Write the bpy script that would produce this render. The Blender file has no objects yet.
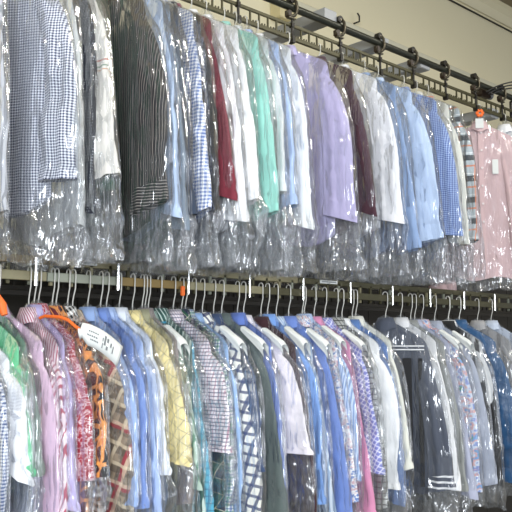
import bpy, math, random
from math import sin, cos, pi, exp, sqrt
from mathutils import Vector, Matrix, noise
random.seed(7)
SC = bpy.context.scene
COL = SC.collection

# ---------------------------------------------------------------- camera
F = 800.0
PITCH = math.atan(88.0/F)
TH = math.atan(856.0*cos(PITCH)/F)
CAM = Vector((0.0, -2.555, 1.40))
fwd0 = Vector((cos(TH), sin(TH), 0)); RIGHT = Vector((sin(TH), -cos(TH), 0))
UPW = Vector((0, 0, 1))
FWD = fwd0*cos(PITCH) + UPW*sin(PITCH)
UPV = UPW*cos(PITCH) - fwd0*sin(PITCH)
cd = bpy.data.cameras.new('camera'); cam = bpy.data.objects.new('camera', cd); COL.objects.link(cam)
cd.sensor_width = 36; cd.lens = F/512*36; cd.clip_start = .05
m = Matrix((RIGHT, UPV, -FWD)).transposed().to_4x4(); m.translation = CAM
cam.matrix_world = m
SC.camera = cam

def at(px, py, Y=0.0):
    d = FWD*F + RIGHT*(px-256) + UPV*(256-py)
    return CAM + d*((Y-CAM.y)/d.y)

# ---------------------------------------------------------------- node helpers
def new_mat(name):
    mt = bpy.data.materials.new(name); mt.use_nodes = True
    nt = mt.node_tree; nt.nodes.clear()
    return mt, nt, nt.nodes, nt.links
def S(v):
    v = v/255.0
    return v/12.92 if v <= .04045 else ((v+.055)/1.055)**2.4
def C(c):
    if isinstance(c, str): c = tuple(int(c[i:i+2], 16) for i in (0, 2, 4))
    return (S(c[0]), S(c[1]), S(c[2]), 1)
def FC(c):
    r = C(c); y = .2*r[0]+.7*r[1]+.1*r[2]; k = .16
    return tuple((v*(1-k)+y*k)*.97+.008 for v in r[:3]) + (1,)
def math_node(nt, op, a, b=None):
    n = nt.nodes.new('ShaderNodeMath'); n.operation = op
    for i, v in enumerate((a, b)):
        if v is None: continue
        if isinstance(v, (int, float)): n.inputs[i].default_value = v
        else: nt.links.new(v, n.inputs[i])
    return n.outputs[0]
def mixc(nt, fac, a, b):
    n = nt.nodes.new('ShaderNodeMix'); n.data_type = 'RGBA'
    for s, v in ((0, fac), (6, a), (7, b)):
        if isinstance(v, (int, float)): n.inputs[s].default_value = v
        elif isinstance(v, tuple): n.inputs[s].default_value = v
        else: nt.links.new(v, n.inputs[s])
    return n.outputs[2]
def stripe(nt, co, period, width, off=0.0):
    x = math_node(nt, 'DIVIDE', co, period)
    if off: x = math_node(nt, 'ADD', x, off)
    x = math_node(nt, 'FRACT', x)
    return math_node(nt, 'LESS_THAN', x, width)

def fabric(name, pat, rough=.85, bump=.5, sheen=.1):
    """pat: ('solid',c) ('gingham',c1,c2,period[,rot]) ('stripe',axis,base,c,period,width) ('plaid',base,[(axis,period,width,off,c,alpha)..]) ('blotch',[c..],scale) ('dots',c1,c2,scale)"""
    mt, nt, N, L = new_mat(name)
    out = N.new('ShaderNodeOutputMaterial'); b = N.new('ShaderNodeBsdfPrincipled')
    L.new(b.outputs[0], out.inputs[0])
    b.inputs['Roughness'].default_value = rough
    b.inputs['Sheen Weight'].default_value = sheen
    b.inputs['Specular IOR Level'].default_value = .25
    uv = N.new('ShaderNodeUVMap'); mp = N.new('ShaderNodeMapping'); L.new(uv.outputs[0], mp.inputs[0])
    sep = N.new('ShaderNodeSeparateXYZ'); L.new(mp.outputs[0], sep.inputs[0])
    X, Y = sep.outputs[0], sep.outputs[1]
    k = pat[0]
    if k == 'solid':
        col = FC(pat[1])
    elif k == 'gingham':
        if len(pat) > 4: mp.inputs['Rotation'].default_value[2] = pat[4]
        a = stripe(nt, X, pat[3], .5); c = stripe(nt, Y, pat[3], .5)
        f = math_node(nt, 'MULTIPLY', math_node(nt, 'ADD', a, c), .5)
        col = mixc(nt, f, FC(pat[2]), FC(pat[1]))
    elif k == 'stripe':
        f = stripe(nt, X if pat[1] == 'v' else Y, pat[4], pat[5])
        if len(pat) > 6: mp.inputs['Rotation'].default_value[2] = pat[6]
        col = mixc(nt, f, FC(pat[2]), FC(pat[3]))
    elif k == 'plaid':
        if len(pat) > 3: mp.inputs['Rotation'].default_value[2] = pat[3]
        col = FC(pat[1])
        for (ax, per, w, off, c, al) in pat[2]:
            f = math_node(nt, 'MULTIPLY', stripe(nt, X if ax == 'v' else Y, per, w, off), al)
            col = mixc(nt, f, col, FC(c))
    elif k == 'blotch':
        no = N.new('ShaderNodeTexNoise'); no.inputs['Scale'].default_value = pat[2]; no.inputs['Detail'].default_value = 3
        no.inputs['Roughness'].default_value = .6
        L.new(uv.outputs[0], no.inputs['Vector'])
        r = N.new('ShaderNodeValToRGB'); r.color_ramp.interpolation = 'CONSTANT'
        cs = pat[1]; n = len(cs)
        while len(r.color_ramp.elements) < n: r.color_ramp.elements.new(.5)
        for i, c in enumerate(cs):
            r.color_ramp.elements[i].position = 0 if i == 0 else .36 + .28*(i-1)/max(1, n-2) if n > 2 else .5
            r.color_ramp.elements[i].color = FC(c)
        L.new(no.outputs[0], r.inputs[0]); col = r.outputs[0]
    elif k == 'leaf':            # veined bold print: cells with outlines
        vo = N.new('ShaderNodeTexVoronoi'); vo.feature = 'DISTANCE_TO_EDGE'; vo.inputs['Scale'].default_value = pat[3]
        mp.inputs['Scale'].default_value = (1.6, .8, 1); mp.inputs['Rotation'].default_value[2] = .5
        L.new(mp.outputs[0], vo.inputs['Vector'])
        f = math_node(nt, 'LESS_THAN', vo.outputs['Distance'], .10)
        v2 = N.new('ShaderNodeTexNoise'); v2.inputs['Scale'].default_value = 9; L.new(uv.outputs[0], v2.inputs['Vector'])
        g = math_node(nt, 'GREATER_THAN', v2.outputs[0], .63)
        f = math_node(nt, 'MAXIMUM', f, g)
        col = mixc(nt, f, FC(pat[1]), FC(pat[2]))
    elif k == 'dots':
        vo = N.new('ShaderNodeTexVoronoi'); vo.inputs['Scale'].default_value = pat[3]; vo.inputs['Randomness'].default_value = pat[4] if len(pat) > 4 else .2
        L.new(uv.outputs[0], vo.inputs['Vector'])
        f = math_node(nt, 'LESS_THAN', vo.outputs['Distance'], .12)
        col = mixc(nt, f, FC(pat[1]), FC(pat[2]))
    if isinstance(col, tuple): b.inputs['Base Color'].default_value = col
    else: L.new(col, b.inputs['Base Color'])
    tc = N.new('ShaderNodeTexCoord')
    no = N.new('ShaderNodeTexNoise'); no.inputs['Scale'].default_value = 14; no.inputs['Detail'].default_value = 4
    m2 = N.new('ShaderNodeMapping'); m2.inputs['Scale'].default_value = (1, 1, .35)
    L.new(tc.outputs['Object'], m2.inputs[0]); L.new(m2.outputs[0], no.inputs['Vector'])
    bp = N.new('ShaderNodeBump'); bp.inputs['Strength'].default_value = bump; bp.inputs['Distance'].default_value = .03
    L.new(no.outputs[0], bp.inputs['Height']); L.new(bp.outputs[0], b.inputs['Normal'])
    return mt

def simple(name, c, rough=.5, metal=0.0, noise_amt=0.0, nscale=8, c2=None, coat=0.0):
    mt, nt, N, L = new_mat(name)
    out = N.new('ShaderNodeOutputMaterial'); b = N.new('ShaderNodeBsdfPrincipled'); L.new(b.outputs[0], out.inputs[0])
    b.inputs['Base Color'].default_value = C(c); b.inputs['Roughness'].default_value = rough; b.inputs['Metallic'].default_value = metal
    if noise_amt:
        tc = N.new('ShaderNodeTexCoord'); no = N.new('ShaderNodeTexNoise'); no.inputs['Scale'].default_value = nscale; no.inputs['Detail'].default_value = 5
        L.new(tc.outputs['Object'], no.inputs['Vector'])
        f = math_node(nt, 'MULTIPLY', no.outputs[0], noise_amt)
        L.new(mixc(nt, f, C(c), C(c2 or '000000')), b.inputs['Base Color'])
    return mt

def film(name, haze0, haze1, scale, gloss0, gloss1, s0, s1):
    """thin clear polythene: mostly transparent, a little milky, with crisp wrinkled reflections"""
    mt, nt, N, L = new_mat(name)
    out = N.new('ShaderNodeOutputMaterial')
    tc = N.new('ShaderNodeTexCoord')
    mp = N.new('ShaderNodeMapping'); mp.inputs['Scale'].default_value = (1, 1, .22); L.new(tc.outputs['Object'], mp.inputs[0])
    at_ = N.new('ShaderNodeAttribute'); at_.attribute_name = 'loose'; lo = at_.outputs['Fac']
    def lerp(a, b): return math_node(nt, 'ADD', math_node(nt, 'MULTIPLY', lo, b-a), a)
    sc2 = N.new('ShaderNodeCombineXYZ'); sc2.inputs[0].default_value = 1; sc2.inputs[1].default_value = 1; sc2.inputs[2].default_value = .6
    vm = N.new('ShaderNodeVectorMath'); vm.operation = 'MULTIPLY'; L.new(tc.outputs['Object'], vm.inputs[0]); L.new(sc2.outputs[0], vm.inputs[1])
    # domain warp
    w = N.new('ShaderNodeTexNoise'); w.inputs['Scale'].default_value = 7; L.new(mp.outputs[0], w.inputs['Vector'])
    va = N.new('ShaderNodeVectorMath'); va.operation = 'MULTIPLY_ADD'; L.new(w.outputs['Color'], va.inputs[0])
    va.inputs[1].default_value = (.10, .10, .10); L.new(mp.outputs[0], va.inputs[2])
    v1 = N.new('ShaderNodeTexVoronoi'); v1.inputs['Scale'].default_value = scale; L.new(va.outputs[0], v1.inputs['Vector'])
    v2 = N.new('ShaderNodeTexNoise'); v2.inputs['Scale'].default_value = scale*.8; v2.inputs['Detail'].default_value = 3
    L.new(va.outputs[0], v2.inputs['Vector'])
    v3 = N.new('ShaderNodeTexVoronoi'); v3.inputs['Scale'].default_value = scale*.6; L.new(vm.outputs[0], v3.inputs['Vector'])
    cr = math_node(nt, 'ABSOLUTE', math_node(nt, 'SUBTRACT', v2.outputs[0], .5))
    v4 = N.new('ShaderNodeTexNoise'); v4.inputs['Scale'].default_value = scale*.55; v4.inputs['Detail'].default_value = 1
    L.new(vm.outputs[0], v4.inputs['Vector'])
    c4 = math_node(nt, 'ABSOLUTE', math_node(nt, 'SUBTRACT', v4.outputs[0], .47))
    h = math_node(nt, 'ADD', math_node(nt, 'MULTIPLY', v1.outputs['Distance'], .18), math_node(nt, 'MULTIPLY', cr, 2.2))
    h = math_node(nt, 'ADD', h, math_node(nt, 'MULTIPLY', c4, 3.0))
    h = math_node(nt, 'ADD', h, math_node(nt, 'MULTIPLY', math_node(nt, 'MULTIPLY', v3.outputs['Distance'], lo), .8))
    bp = N.new('ShaderNodeBump'); bp.inputs['Distance'].default_value = .02; L.new(lerp(s0, s1), bp.inputs['Strength'])
    L.new(h, bp.inputs['Height'])
    tr = N.new('ShaderNodeBsdfTransparent'); tr.inputs[0].default_value = (.97, .975, .98, 1)
    gl = N.new('ShaderNodeBsdfGlossy'); gl.inputs['Roughness'].default_value = .13; gl.inputs[0].default_value = (1, 1, 1, 1)
    L.new(bp.outputs[0], gl.inputs['Normal'])
    df = N.new('ShaderNodeBsdfDiffuse'); df.inputs[0].default_value = (.86, .89, .93, 1); L.new(bp.outputs[0], df.inputs['Normal'])
    tl = N.new('ShaderNodeBsdfTranslucent'); tl.inputs[0].default_value = (.86, .89, .93, 1)
    md = N.new('ShaderNodeMixShader'); md.inputs[0].default_value = .45; L.new(df.outputs[0], md.inputs[1]); L.new(tl.outputs[0], md.inputs[2])
    fr = N.new('ShaderNodeFresnel'); fr.inputs[0].default_value = 1.5; L.new(bp.outputs[0], fr.inputs['Normal'])
    ff = math_node(nt, 'MINIMUM', math_node(nt, 'MULTIPLY', fr.outputs[0], lerp(gloss0, gloss1)), .42)
    m1 = N.new('ShaderNodeMixShader'); L.new(lerp(haze0, haze1), m1.inputs[0]); L.new(tr.outputs[0], m1.inputs[1]); L.new(md.outputs[0], m1.inputs[2])
    m2 = N.new('ShaderNodeMixShader'); L.new(ff, m2.inputs[0]); L.new(m1.outputs[0], m2.inputs[1]); L.new(gl.outputs[0], m2.inputs[2])
    L.new(m2.outputs[0], out.inputs[0])
    return mt

# ---------------------------------------------------------------- mesh helpers
def mesh_obj(name, V, Fc, mat, parent=None, uv=None, smooth=True):
    me = bpy.data.meshes.new(name); me.from_pydata([tuple(v) for v in V], [], Fc)
    if uv:
        ul = me.uv_layers.new(name='UVMap')
        d = ul.data
        for lp in me.loops: d[lp.index].uv = uv[lp.vertex_index]
    if smooth: me.polygons.foreach_set('use_smooth', [True]*len(me.polygons))
    if mat: me.materials.append(mat)
    me.update()
    o = bpy.data.objects.new(name, me); COL.objects.link(o)
    if parent: o.parent = parent
    return o
def tag(o, label=None, cat=None, group=None, kind=None):
    for k, v in (('label', label), ('category', cat), ('group', group), ('kind', kind)):
        if v: o[k] = v
    return o
def empty(name, loc, rz=0):
    o = bpy.data.objects.new(name, None); COL.objects.link(o); o.location = loc; o.rotation_euler[2] = rz; o.empty_display_size = .05
    return o

class MB:
    def __init__(s): s.V = []; s.F = []
    def box(s, x0, x1, y0, y1, z0, z1, bev=0):
        n = len(s.V)
        if bev:
            b = min(bev, (x1-x0)/2.1, (y1-y0)/2.1, (z1-z0)/2.1)
            # bevelled box: three nested rectangles
            pts = []
            for z, i in ((z0, b), (z0+b, 0), (z1-b, 0), (z1, b)):
                pts += [(x0+i+b*0, y0+i, z), (x1-i, y0+i, z), (x1-i, y1-i, z), (x0+i, y1-i, z)]
            s.V += [Vector(p) for p in pts]
            s.F.append((n+3, n+2, n+1, n)); s.F.append((n+12, n+13, n+14, n+15))
            for k in range(3):
                for j in range(4):
                    a = n+k*4+j; c = n+k*4+(j+1) % 4
                    s.F.append((a, c, c+4, a+4))
            return s
        for z in (z0, z1):
            s.V += [Vector((x0, y0, z)), Vector((x1, y0, z)), Vector((x1, y1, z)), Vector((x0, y1, z))]
        s.F += [(n+3, n+2, n+1, n), (n+4, n+5, n+6, n+7), (n, n+1, n+5, n+4), (n+1, n+2, n+6, n+5), (n+2, n+3, n+7, n+6), (n+3, n, n+4, n+7)]
        return s
    def tube(s, pts, r, seg=10, closed=False):
        pts = [Vector(p) for p in pts]; n0 = len(s.V); m_ = len(pts)
        t0 = (pts[1]-pts[0]).normalized(); up = Vector((0, 0, 1)) if abs(t0.z) < .9 else Vector((1, 0, 0))
        nrm = (up - t0*up.dot(t0)).normalized()
        for i, p in enumerate(pts):
            if closed: t = (pts[(i+1) % m_]-pts[i-1]).normalized()
            else: t = (pts[min(i+1, m_-1)]-pts[max(i-1, 0)]).normalized()
            nrm = (nrm - t*nrm.dot(t)).normalized(); bn = t.cross(nrm)
            rr = r[i] if isinstance(r, (list, tuple)) else r
            for k in range(seg):
                a = 2*pi*k/seg; s.V.append(p + nrm*cos(a)*rr + bn*sin(a)*rr)
        for i in range(m_ if closed else m_-1):
            for k in range(seg):
                a = n0+i*seg+k; b = n0+i*seg+(k+1) % seg
                c = n0+((i+1) % m_)*seg+(k+1) % seg; d = n0+((i+1) % m_)*seg+k
                s.F.append((a, b, c, d))
        if not closed:
            s.F.append(tuple(n0+k for k in reversed(range(seg)))); s.F.append(tuple(n0+(m_-1)*seg+k for k in range(seg)))
        return s
    def build(s, name, mat, parent=None, smooth=True):
        o = mesh_obj(name, s.V, s.F, mat, parent, smooth=smooth)
        if smooth:
            try: o.data.set_sharp_from_angle(angle=math.radians(40))
            except Exception: pass
        return o
    def shift(s, v):
        v = Vector(v); s.V = [p+v for p in s.V]; return s

# ---------------------------------------------------------------- materials
M = {}
M['pipe'] = simple('dark_olive_pipe', '3f4036', .32, .55, .5, 14, '1c1d18')
M['black'] = simple('black_iron', '1d1b18', .45, .3, .5, 30, '3a3429')
M['brass'] = simple('dull_brass_steel', '57533a', .45, .4, .7, 22, '35311f')
M['brass2'] = simple('dull_brass_clip', '5d5748', .35, .7, .6, 30, '2b271f')
M['ivory'] = simple('ivory_enamel_steel', '9b9474', .5, .1, .8, 16, '5a5338')
M['grey_enamel'] = simple('grey_green_enamel', '94988a', .45, .2, .7, 16, '5f604c')
M['mustard'] = simple('mustard_worn_paint', '8c7440', .5, .15, .7, 16, '55441f')
M['chrome'] = simple('polished_chrome', 'd8d8d4', .12, 1.0)
M['wire'] = simple('white_coated_wire', 'cac8c0', .35, .15)
M['tan_card'] = simple('tan_card_tube', 'b58a55', .7)
M['orange'] = simple('orange_foam', 'f0702a', .6)
M['paper'] = simple('white_paper', 'd6d9d6', .8, 0, .15, 20, 'b9bdbd')
M['ink'] = simple('grey_ink', '7c8084', .8)
M['grey_beam'] = simple('grey_painted_steel', '9b9d9e', .45, .1, .3, 5, '6a6a6a')
M['cream'] = simple('cream_block', 'd0c398', .7, 0, .3, 12, 'a08f5c')
M['brown'] = simple('brown_bakelite', '2e1f12', .45, 0, .6, 20, '1f140a')
M['cable'] = simple('black_cable', '1b1b1b', .4)
M['wall'] = simple('cream_wall_paint', 'dbd2b2', .8, 0, .25, 2.2, 'c9be98')
M['ceiling'] = simple('taupe_ceiling_paint', '80745a', .85, 0, .2, 3, '8a7f66')
M['duct'] = simple('pale_grey_duct', 'cdc8b0', .6, 0, .3, 6, 'a9a58e')
M['floor'] = simple('grey_floor', '7c7a74', .6, 0, .4, 5, '55534e')
M['dark_wood'] = simple('dark_rear_board', '37332c', .7, 0, .6, 6, '1d1a16')  # dark tone puts the shaded depth behind the clothes into colour
M['button'] = simple('pearl_button', 'd9cfcf', .25)
M['inside'] = simple('sleeve_shadow_lining', 'a0a4aa', .9)
FILM_U = film('clear_polythene_crumpled', .045, .085, 15, 1.1, 1.7, .75, 1.0)
FILM_L = film('clear_polythene_long', .045, .075, 14, 1.1, 1.5, .75, .95)

# ---------------------------------------------------------------- the setting
WY = .92
zc = at(480, 13, WY).z
def struct(o, name):
    o.name = name; o['kind'] = 'structure'; return o
b = MB().box(-6, 16, WY, WY+.15, 0, zc+.3); struct(b.build('wall_back', M['wall'], smooth=False), 'wall_back')
b = MB().box(-6, 16, -7, WY+.15, -.1, 0); struct(b.build('floor', M['floor'], smooth=False), 'floor')
# ceiling with its lighter moulding where it meets the wall
b = MB().box(-6, 16, -7, WY, zc+.10, zc+.25); struct(b.build('ceiling', M['ceiling'], smooth=False), 'ceiling')
mo = MB()
prof = [(WY, zc), (WY-.02, zc), (WY-.035, zc+.02), (WY-.06, zc+.055), (WY-.10, zc+.085), (WY-.13, zc+.10), (WY, zc+.10)]
n = len(prof)
for x in (-6, 16): mo.V += [Vector((x, y, z)) for y, z in prof]
for k in range(n): mo.F.append((k, (k+1) % n, n+(k+1) % n, n+k))
struct(mo.build('trim_1', M['wall'], smooth=False), 'trim_1')
cp = at(480, 15.5, WY-.012)
b = MB().tube([(-6, cp.y, cp.z), (16, cp.y, cp.z)], .007, 8)
tag(b.build('conduit', M['black']), 'thin dark conduit running along the top of the cream wall under the ceiling', 'conduit')
# pale duct on the wall above the drive pipe
dp = at(420, 55.5, WY-.03)
b = MB().box(-2, 12, WY-.045, WY-.003, dp.z-.026, dp.z+.02, .006)
tag(b.build('cable_duct', M['duct'], smooth=False), 'pale grey cable duct running along the cream wall behind the dark pipe', 'duct')
# dark boarding added in place of the shaded racks behind the lower rail
zp = at(420, 150, WY-.1).z
pr = empty('dark_backdrop', (2.5, WY-.1, 0)); tag(pr, 'dark boarded partition added in place of the shaded racks behind the clothes', 'partition')
x = -1.2
while x < 9:
    b = MB().box(x+.003, x+.197, 0, .025, 0.02, 2.08, .004).shift((-2.5, 0, 0)); b.build('board', M['dark_wood'], pr, smooth=False); x += .2
MB().box(-3.7, 6.6, -.025, .0, 1.72, 1.78, .004).build('crosspiece', M['dark_wood'], pr, smooth=False)
MB().box(-3.7, 6.6, -.025, .0, 1.2, 1.26, .004).build('crosspiece', M['dark_wood'], pr, smooth=False)

# ---------------------------------------------------------------- upper conveyor
pz = at(305.6, 13.3).z
X0, X1 = .2, 9.5
conv = empty('overhead_conveyor', (2.4, 0, pz)); conv['label'] = 'overhead conveyor with a ladder-shaped carrier slung under a dark pipe'; conv['category'] = 'conveyor'
def cadd(mb, nm, mat, smooth=True, par=None):
    mb.shift((-2.4, 0, -pz)); return mb.build(nm, mat, par or conv, smooth)
pipe = MB().tube([(X0, 0, pz), (X1, 0, pz)], .0185, 20)
cadd(pipe, 'drive_pipe', M['pipe'])
zt = at(330, 40.5).z; zb = at(330, 53).z
cadd(MB().box(X0, X1, -.006, .006, zt-.008, zt+.008, .002), 'top_band', M['brass'], False)
cadd(MB().box(X0, X1, -.012, .004, zb-.011, zb+.009, .002), 'bottom_band', M['brass'], False)
x = X0 + .02; st = at(339, 26).x - at(291, 8).x
tx0 = at(339, 26).x
teeth = MB(); i = 0
px_ = tx0 - 8*.335
step = .335/6
x = px_
rr = 0
while x < 6.6:
    if x > .3:
        if rr % 6 != 0:
            cadd(MB().box(x-.0035, x+.0035, -.004, .004, zb, zt, .001), 'rung', M['brass'], False)
    for t in range(3):
        teeth.box(x+step*(.2+t*.3)-.003, x+step*(.2+t*.3)+.003, -.011, -.006, zb+.009, zb+.016+.002*(t == 1))
    rr += 1; x += step
tt = cadd(teeth, 'slot_teeth', M['brass'], False); tt['kind'] = 'stuff'
# trolleys
tr_proto = None
def make_trolley(x):
    t = empty('hook_trolley', (x, 0, pz))
    w = MB().tube([(0, -.014, .037), (0, .014, .037)], .019, 16); w.build('wheel', M['black'], t)
    w = MB().tube([(0, -.016, .036), (0, .016, .036)], .006, 10); w.build('axle', M['brass2'], t)
    h = MB()
    pts = [(0.012, -.014, .036), (.014, -.022, .02), (.014, -.027, -.005), (.012, -.027, -.03), (.004, -.02, -.045), (-.012, -.012, -.052), (-.03, -.01, -.045), (-.034, -.012, -.03)]
    h.tube(pts, [.007, .008, .008, .008, .009, .009, .008, .006], 10); h.build('hook_arm', M['brass2'], t)
    h = MB().box(-.036, -.014, -.020, .006, -.058, -.024, .004); h.build('clamp', M['brown'], t, False)
    h = MB().box(-.03, .018, -.018, .004, -.064, -.054, .003); h.build('clamp_plate', M['brass2'], t, False)
    dz = zb-.02-pz
    h = MB().tube([(0, -.006, -.05), (0, -.009, dz)], .0065, 10); h.build('hanger_rod', M['black'], t)
    h = MB().box(-.009, .009, -.02, .008, dz-.008, dz+.03, .003); h.build('rod_clip', M['black'], t, False)
    h = MB().box(-.008, .008, -.016, .006, zt-pz-.014, zt-pz+.012, .003); h.build('rod_clip', M['black'], t, False)
    return t
tr_proto = make_trolley(tx0 - 5*.335)
names = ['where the white sleeves begin', 'over the teal shirt', 'over the light blue shirt', 'over the lavender shirt', 'over the dark plum shirt',
         'over the white shirt beside the plum one', 'over the pale blue shirt', 'over the blue checked shirt', 'over the orange plaid shirt', 'over the pink blouse']
tpx = [291, 339, 378.6, 412, 444, 474, 500.6]
xs = [at(p, 344-(1112-p)*.386 if False else (p-305.6)*.409+13.3).x for p in tpx]
ord_ = ['second down the pipe, beside the cream wall block', 'third down the pipe, near the dark plum shirt', 'fourth down the pipe, above the broad white shirt',
        'fifth down the pipe, above the pale blue shirt', 'sixth down the pipe, above the blue checked shirt', 'seventh down the pipe, just before the brown motor box', 'eighth down the pipe, beside the black cables']
def copy_tree(o, parent=None):
    c = o.copy(); COL.objects.link(c)
    if parent: c.parent = parent
    for ch in o.children: copy_tree(ch, c)
    return c
tl = [(xs[0]-.335*1.03, 'first down the pipe, above the teal shirt')]
tl += [(xx, ol) for xx, ol in zip(xs, ord_)]
for i, (xx, ol) in enumerate(tl):
    t = tr_proto if i == 0 else copy_tree(tr_proto)
    t.location.x = xx
    tag(t, 'black wheeled trolley hook, ' + ol, 'trolley', 'trolley hooks on the drive pipe')
    if i: t.rotation_euler[2] = random.uniform(-.05, .05)

# cross beams from the conveyor back to the wall
cb = [(313, 22, 'grey cross beam from pipe to wall above the lavender shirt'), (366, 48, 'grey cross beam from pipe to wall above the white shirt'),
      (408, 69, 'grey cross beam from pipe to wall above the pale blue shirt'), (478, 117, 'low grey cross beam to the wall behind the orange hanger tag')]
for i, (px, py, lb) in enumerate(cb):
    p = at(px, py, .12)
    b = MB().box(-.045, .045, 0, WY-.01, -.03, .03, .004).shift((p.x, .0, p.z))
    b.F = b.F
    o = b.build('cross_beam', M['grey_beam'], None, False); tag(o, lb, 'beam', 'cross beams to the wall')
p = at(283, 11, WY-.04)
b = MB().box(p.x-.075, p.x+.075, WY-.09, WY-.002, p.z-.07, p.z+.07, .006); tag(b.build('wall_block', M['cream'], None, False), 'cream block fixed to the wall behind the pipe at the top', 'block')
p = at(356, 20, WY-.03)
b = MB().tube([(p.x, WY-.01, p.z-.02), (p.x, WY-.06, p.z-.02), (p.x, WY-.06, p.z+.02), (p.x-.02, WY-.06, p.z+.035)], .006, 8)
tag(b.build('wall_hook', M['black']), 'small dark hook fixed to the cream wall above the pipe', 'hook')
# motor box and cables at the right
p = at(484, 95, .08)
mt_ = empty('motor_box', (p.x, .08, p.z)); tag(mt_, 'brown motor box with a pale round end beside the pipe', 'motor')
MB().box(-.09, .02, -.04, .04, -.03, .03, .01).build('housing', M['brown'], mt_, False)
MB().tube([(.02, 0, .01), (.075, 0, .01)], .028, 16).build('end_cap', M['grey_beam'], mt_)
MB().box(-.07, -.02, -.03, .03, .03, .042, .004).build('mounting_plate', M['black'], mt_, False)
for k in range(3):
    a = at(486+k*2, 92+k*2, -.03); c = at(501, 85.5+2.4*k, -.02); d = at(520, 81+3.5*k, -.02)
    pts = []
    for t in range(13):
        u = t/12; q = a*(1-u)**2 + (c+Vector((0, 0, .02)))*2*u*(1-u) + d*u*u; pts.append(q)
    tag(MB().tube(pts, .0045, 8).build('black_cable', M['cable']), ['uppermost', 'middle', 'lowest'][k]+' of the three black cables looping over the far end of the pipe', 'cable', 'black cables over the pipe')
a = at(500, 118, .1)
b = MB().tube([(a.x, .02, a.z-.02), (a.x, .02, a.z+.09), (a.x+.05, .02, a.z+.12), (a.x+.3, .02, a.z+.13)], .009, 10)
tag(b.build('pipe_bracket', M['black']), 'black bent bracket under the far end of the conveyor', 'bracket')

# ---------------------------------------------------------------- lower rail
zlow = at(256, 290).z
zup = at(0, 256.5).z
LR = empty('lower_hanging_rail', (2.4, 0, zlow)); tag(LR, 'worn double-beam rail with short posts between the two rows of clothes', 'rail')
def ladd(mb, nm, mat, smooth=False):
    return mb.shift((-2.4, 0, -zlow)).build(nm, mat, LR, smooth)
segs = [(-.9, at(46, 278).x, 'ivory'), (at(46, 278).x, at(118, 280).x, 'grey_enamel'), (at(118, 280).x, at(187, 284).x, 'mustard'), (at(187, 284).x, at(262, 288).x, 'ivory'), (at(262, 288).x, 7.5, 'brass')]
for a_, b_, c_ in segs:
    ladd(MB().box(a_+.002, b_-.002, -.008, .008, zlow-.0165, zlow+.0165, .002), 'lower_beam', M[c_])
segs = [(-.9, at(80, 260).x, 'mustard'), (at(80, 260).x, at(150, 265).x, 'ivory'), (at(150, 265).x, at(300, 275).x, 'ivory'), (at(300, 275).x, 7.5, 'brass')]
for a_, b_, c_ in segs:
    ladd(MB().box(a_+.002, b_-.002, .012, .034, zup-.014, zup+.014, .002), 'upper_beam', M[c_])
# rear beam of the same carousel with its pegs
ladd(MB().box(-.9, 7.5, .30, .32, zlow-.05, zlow-.03, .002), 'rear_beam', M['dark_wood'])
x = -.8; k = 0
while x < 6.4:
    ladd(MB().box(x-.006, x+.006, .012, .022, zlow-.03, zup, .002), 'post', M[random.choice(['ivory', 'brass', 'grey_enamel', 'brass'])])
    x += .082 if x < 4 else .11
cx0 = at(34, 272).x; dx = at(116, 277).x - cx0
for k in range(-1, 12):
    x = cx0 + k*dx
    ladd(MB().tube([(x, -.014, zlow-.035), (x, -.014, zup+.006)], .0085 if k < 2 else .006, 14), 'chrome_pin', M['chrome'], True)
for (px, py) in [(90.5, 261.5), (326, 281.5), (334, 282.5)]:
    p = at(px, py, -.0)
    o = ladd(MB().box(p.x-.032, p.x+.032, .006, .0115, zup-.006, zup+.010, .001), 'number_label', M['paper'])
    for q in range(6):
        mk = MB().box(p.x-.024+q*.008, p.x-.019+q*.008, .0045, .0062, zup-.001, zup+.006).shift((-2.4, 0, -zlow)); mk.build('print_mark', M['ink'], o, False)
# rear pegs rail (dark comb seen behind)
comb = empty('rear_peg_rail', (2.4, .45, zlow)); tag(comb, 'dark rail with a comb of pegs behind the lower rail', 'rail')
MB().box(-3, 4.6, -.01, .01, -.02, .0, .002).build('bar', M['dark_wood'], comb, False)
pg = MB(); x = -3
while x < 4.6:
    pg.box(x-.005, x+.005, -.005, .005, 0, .06); x += .055
o = pg.build('comb_of_pegs', M['dark_wood'], comb, False); o['kind'] = 'stuff'

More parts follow.
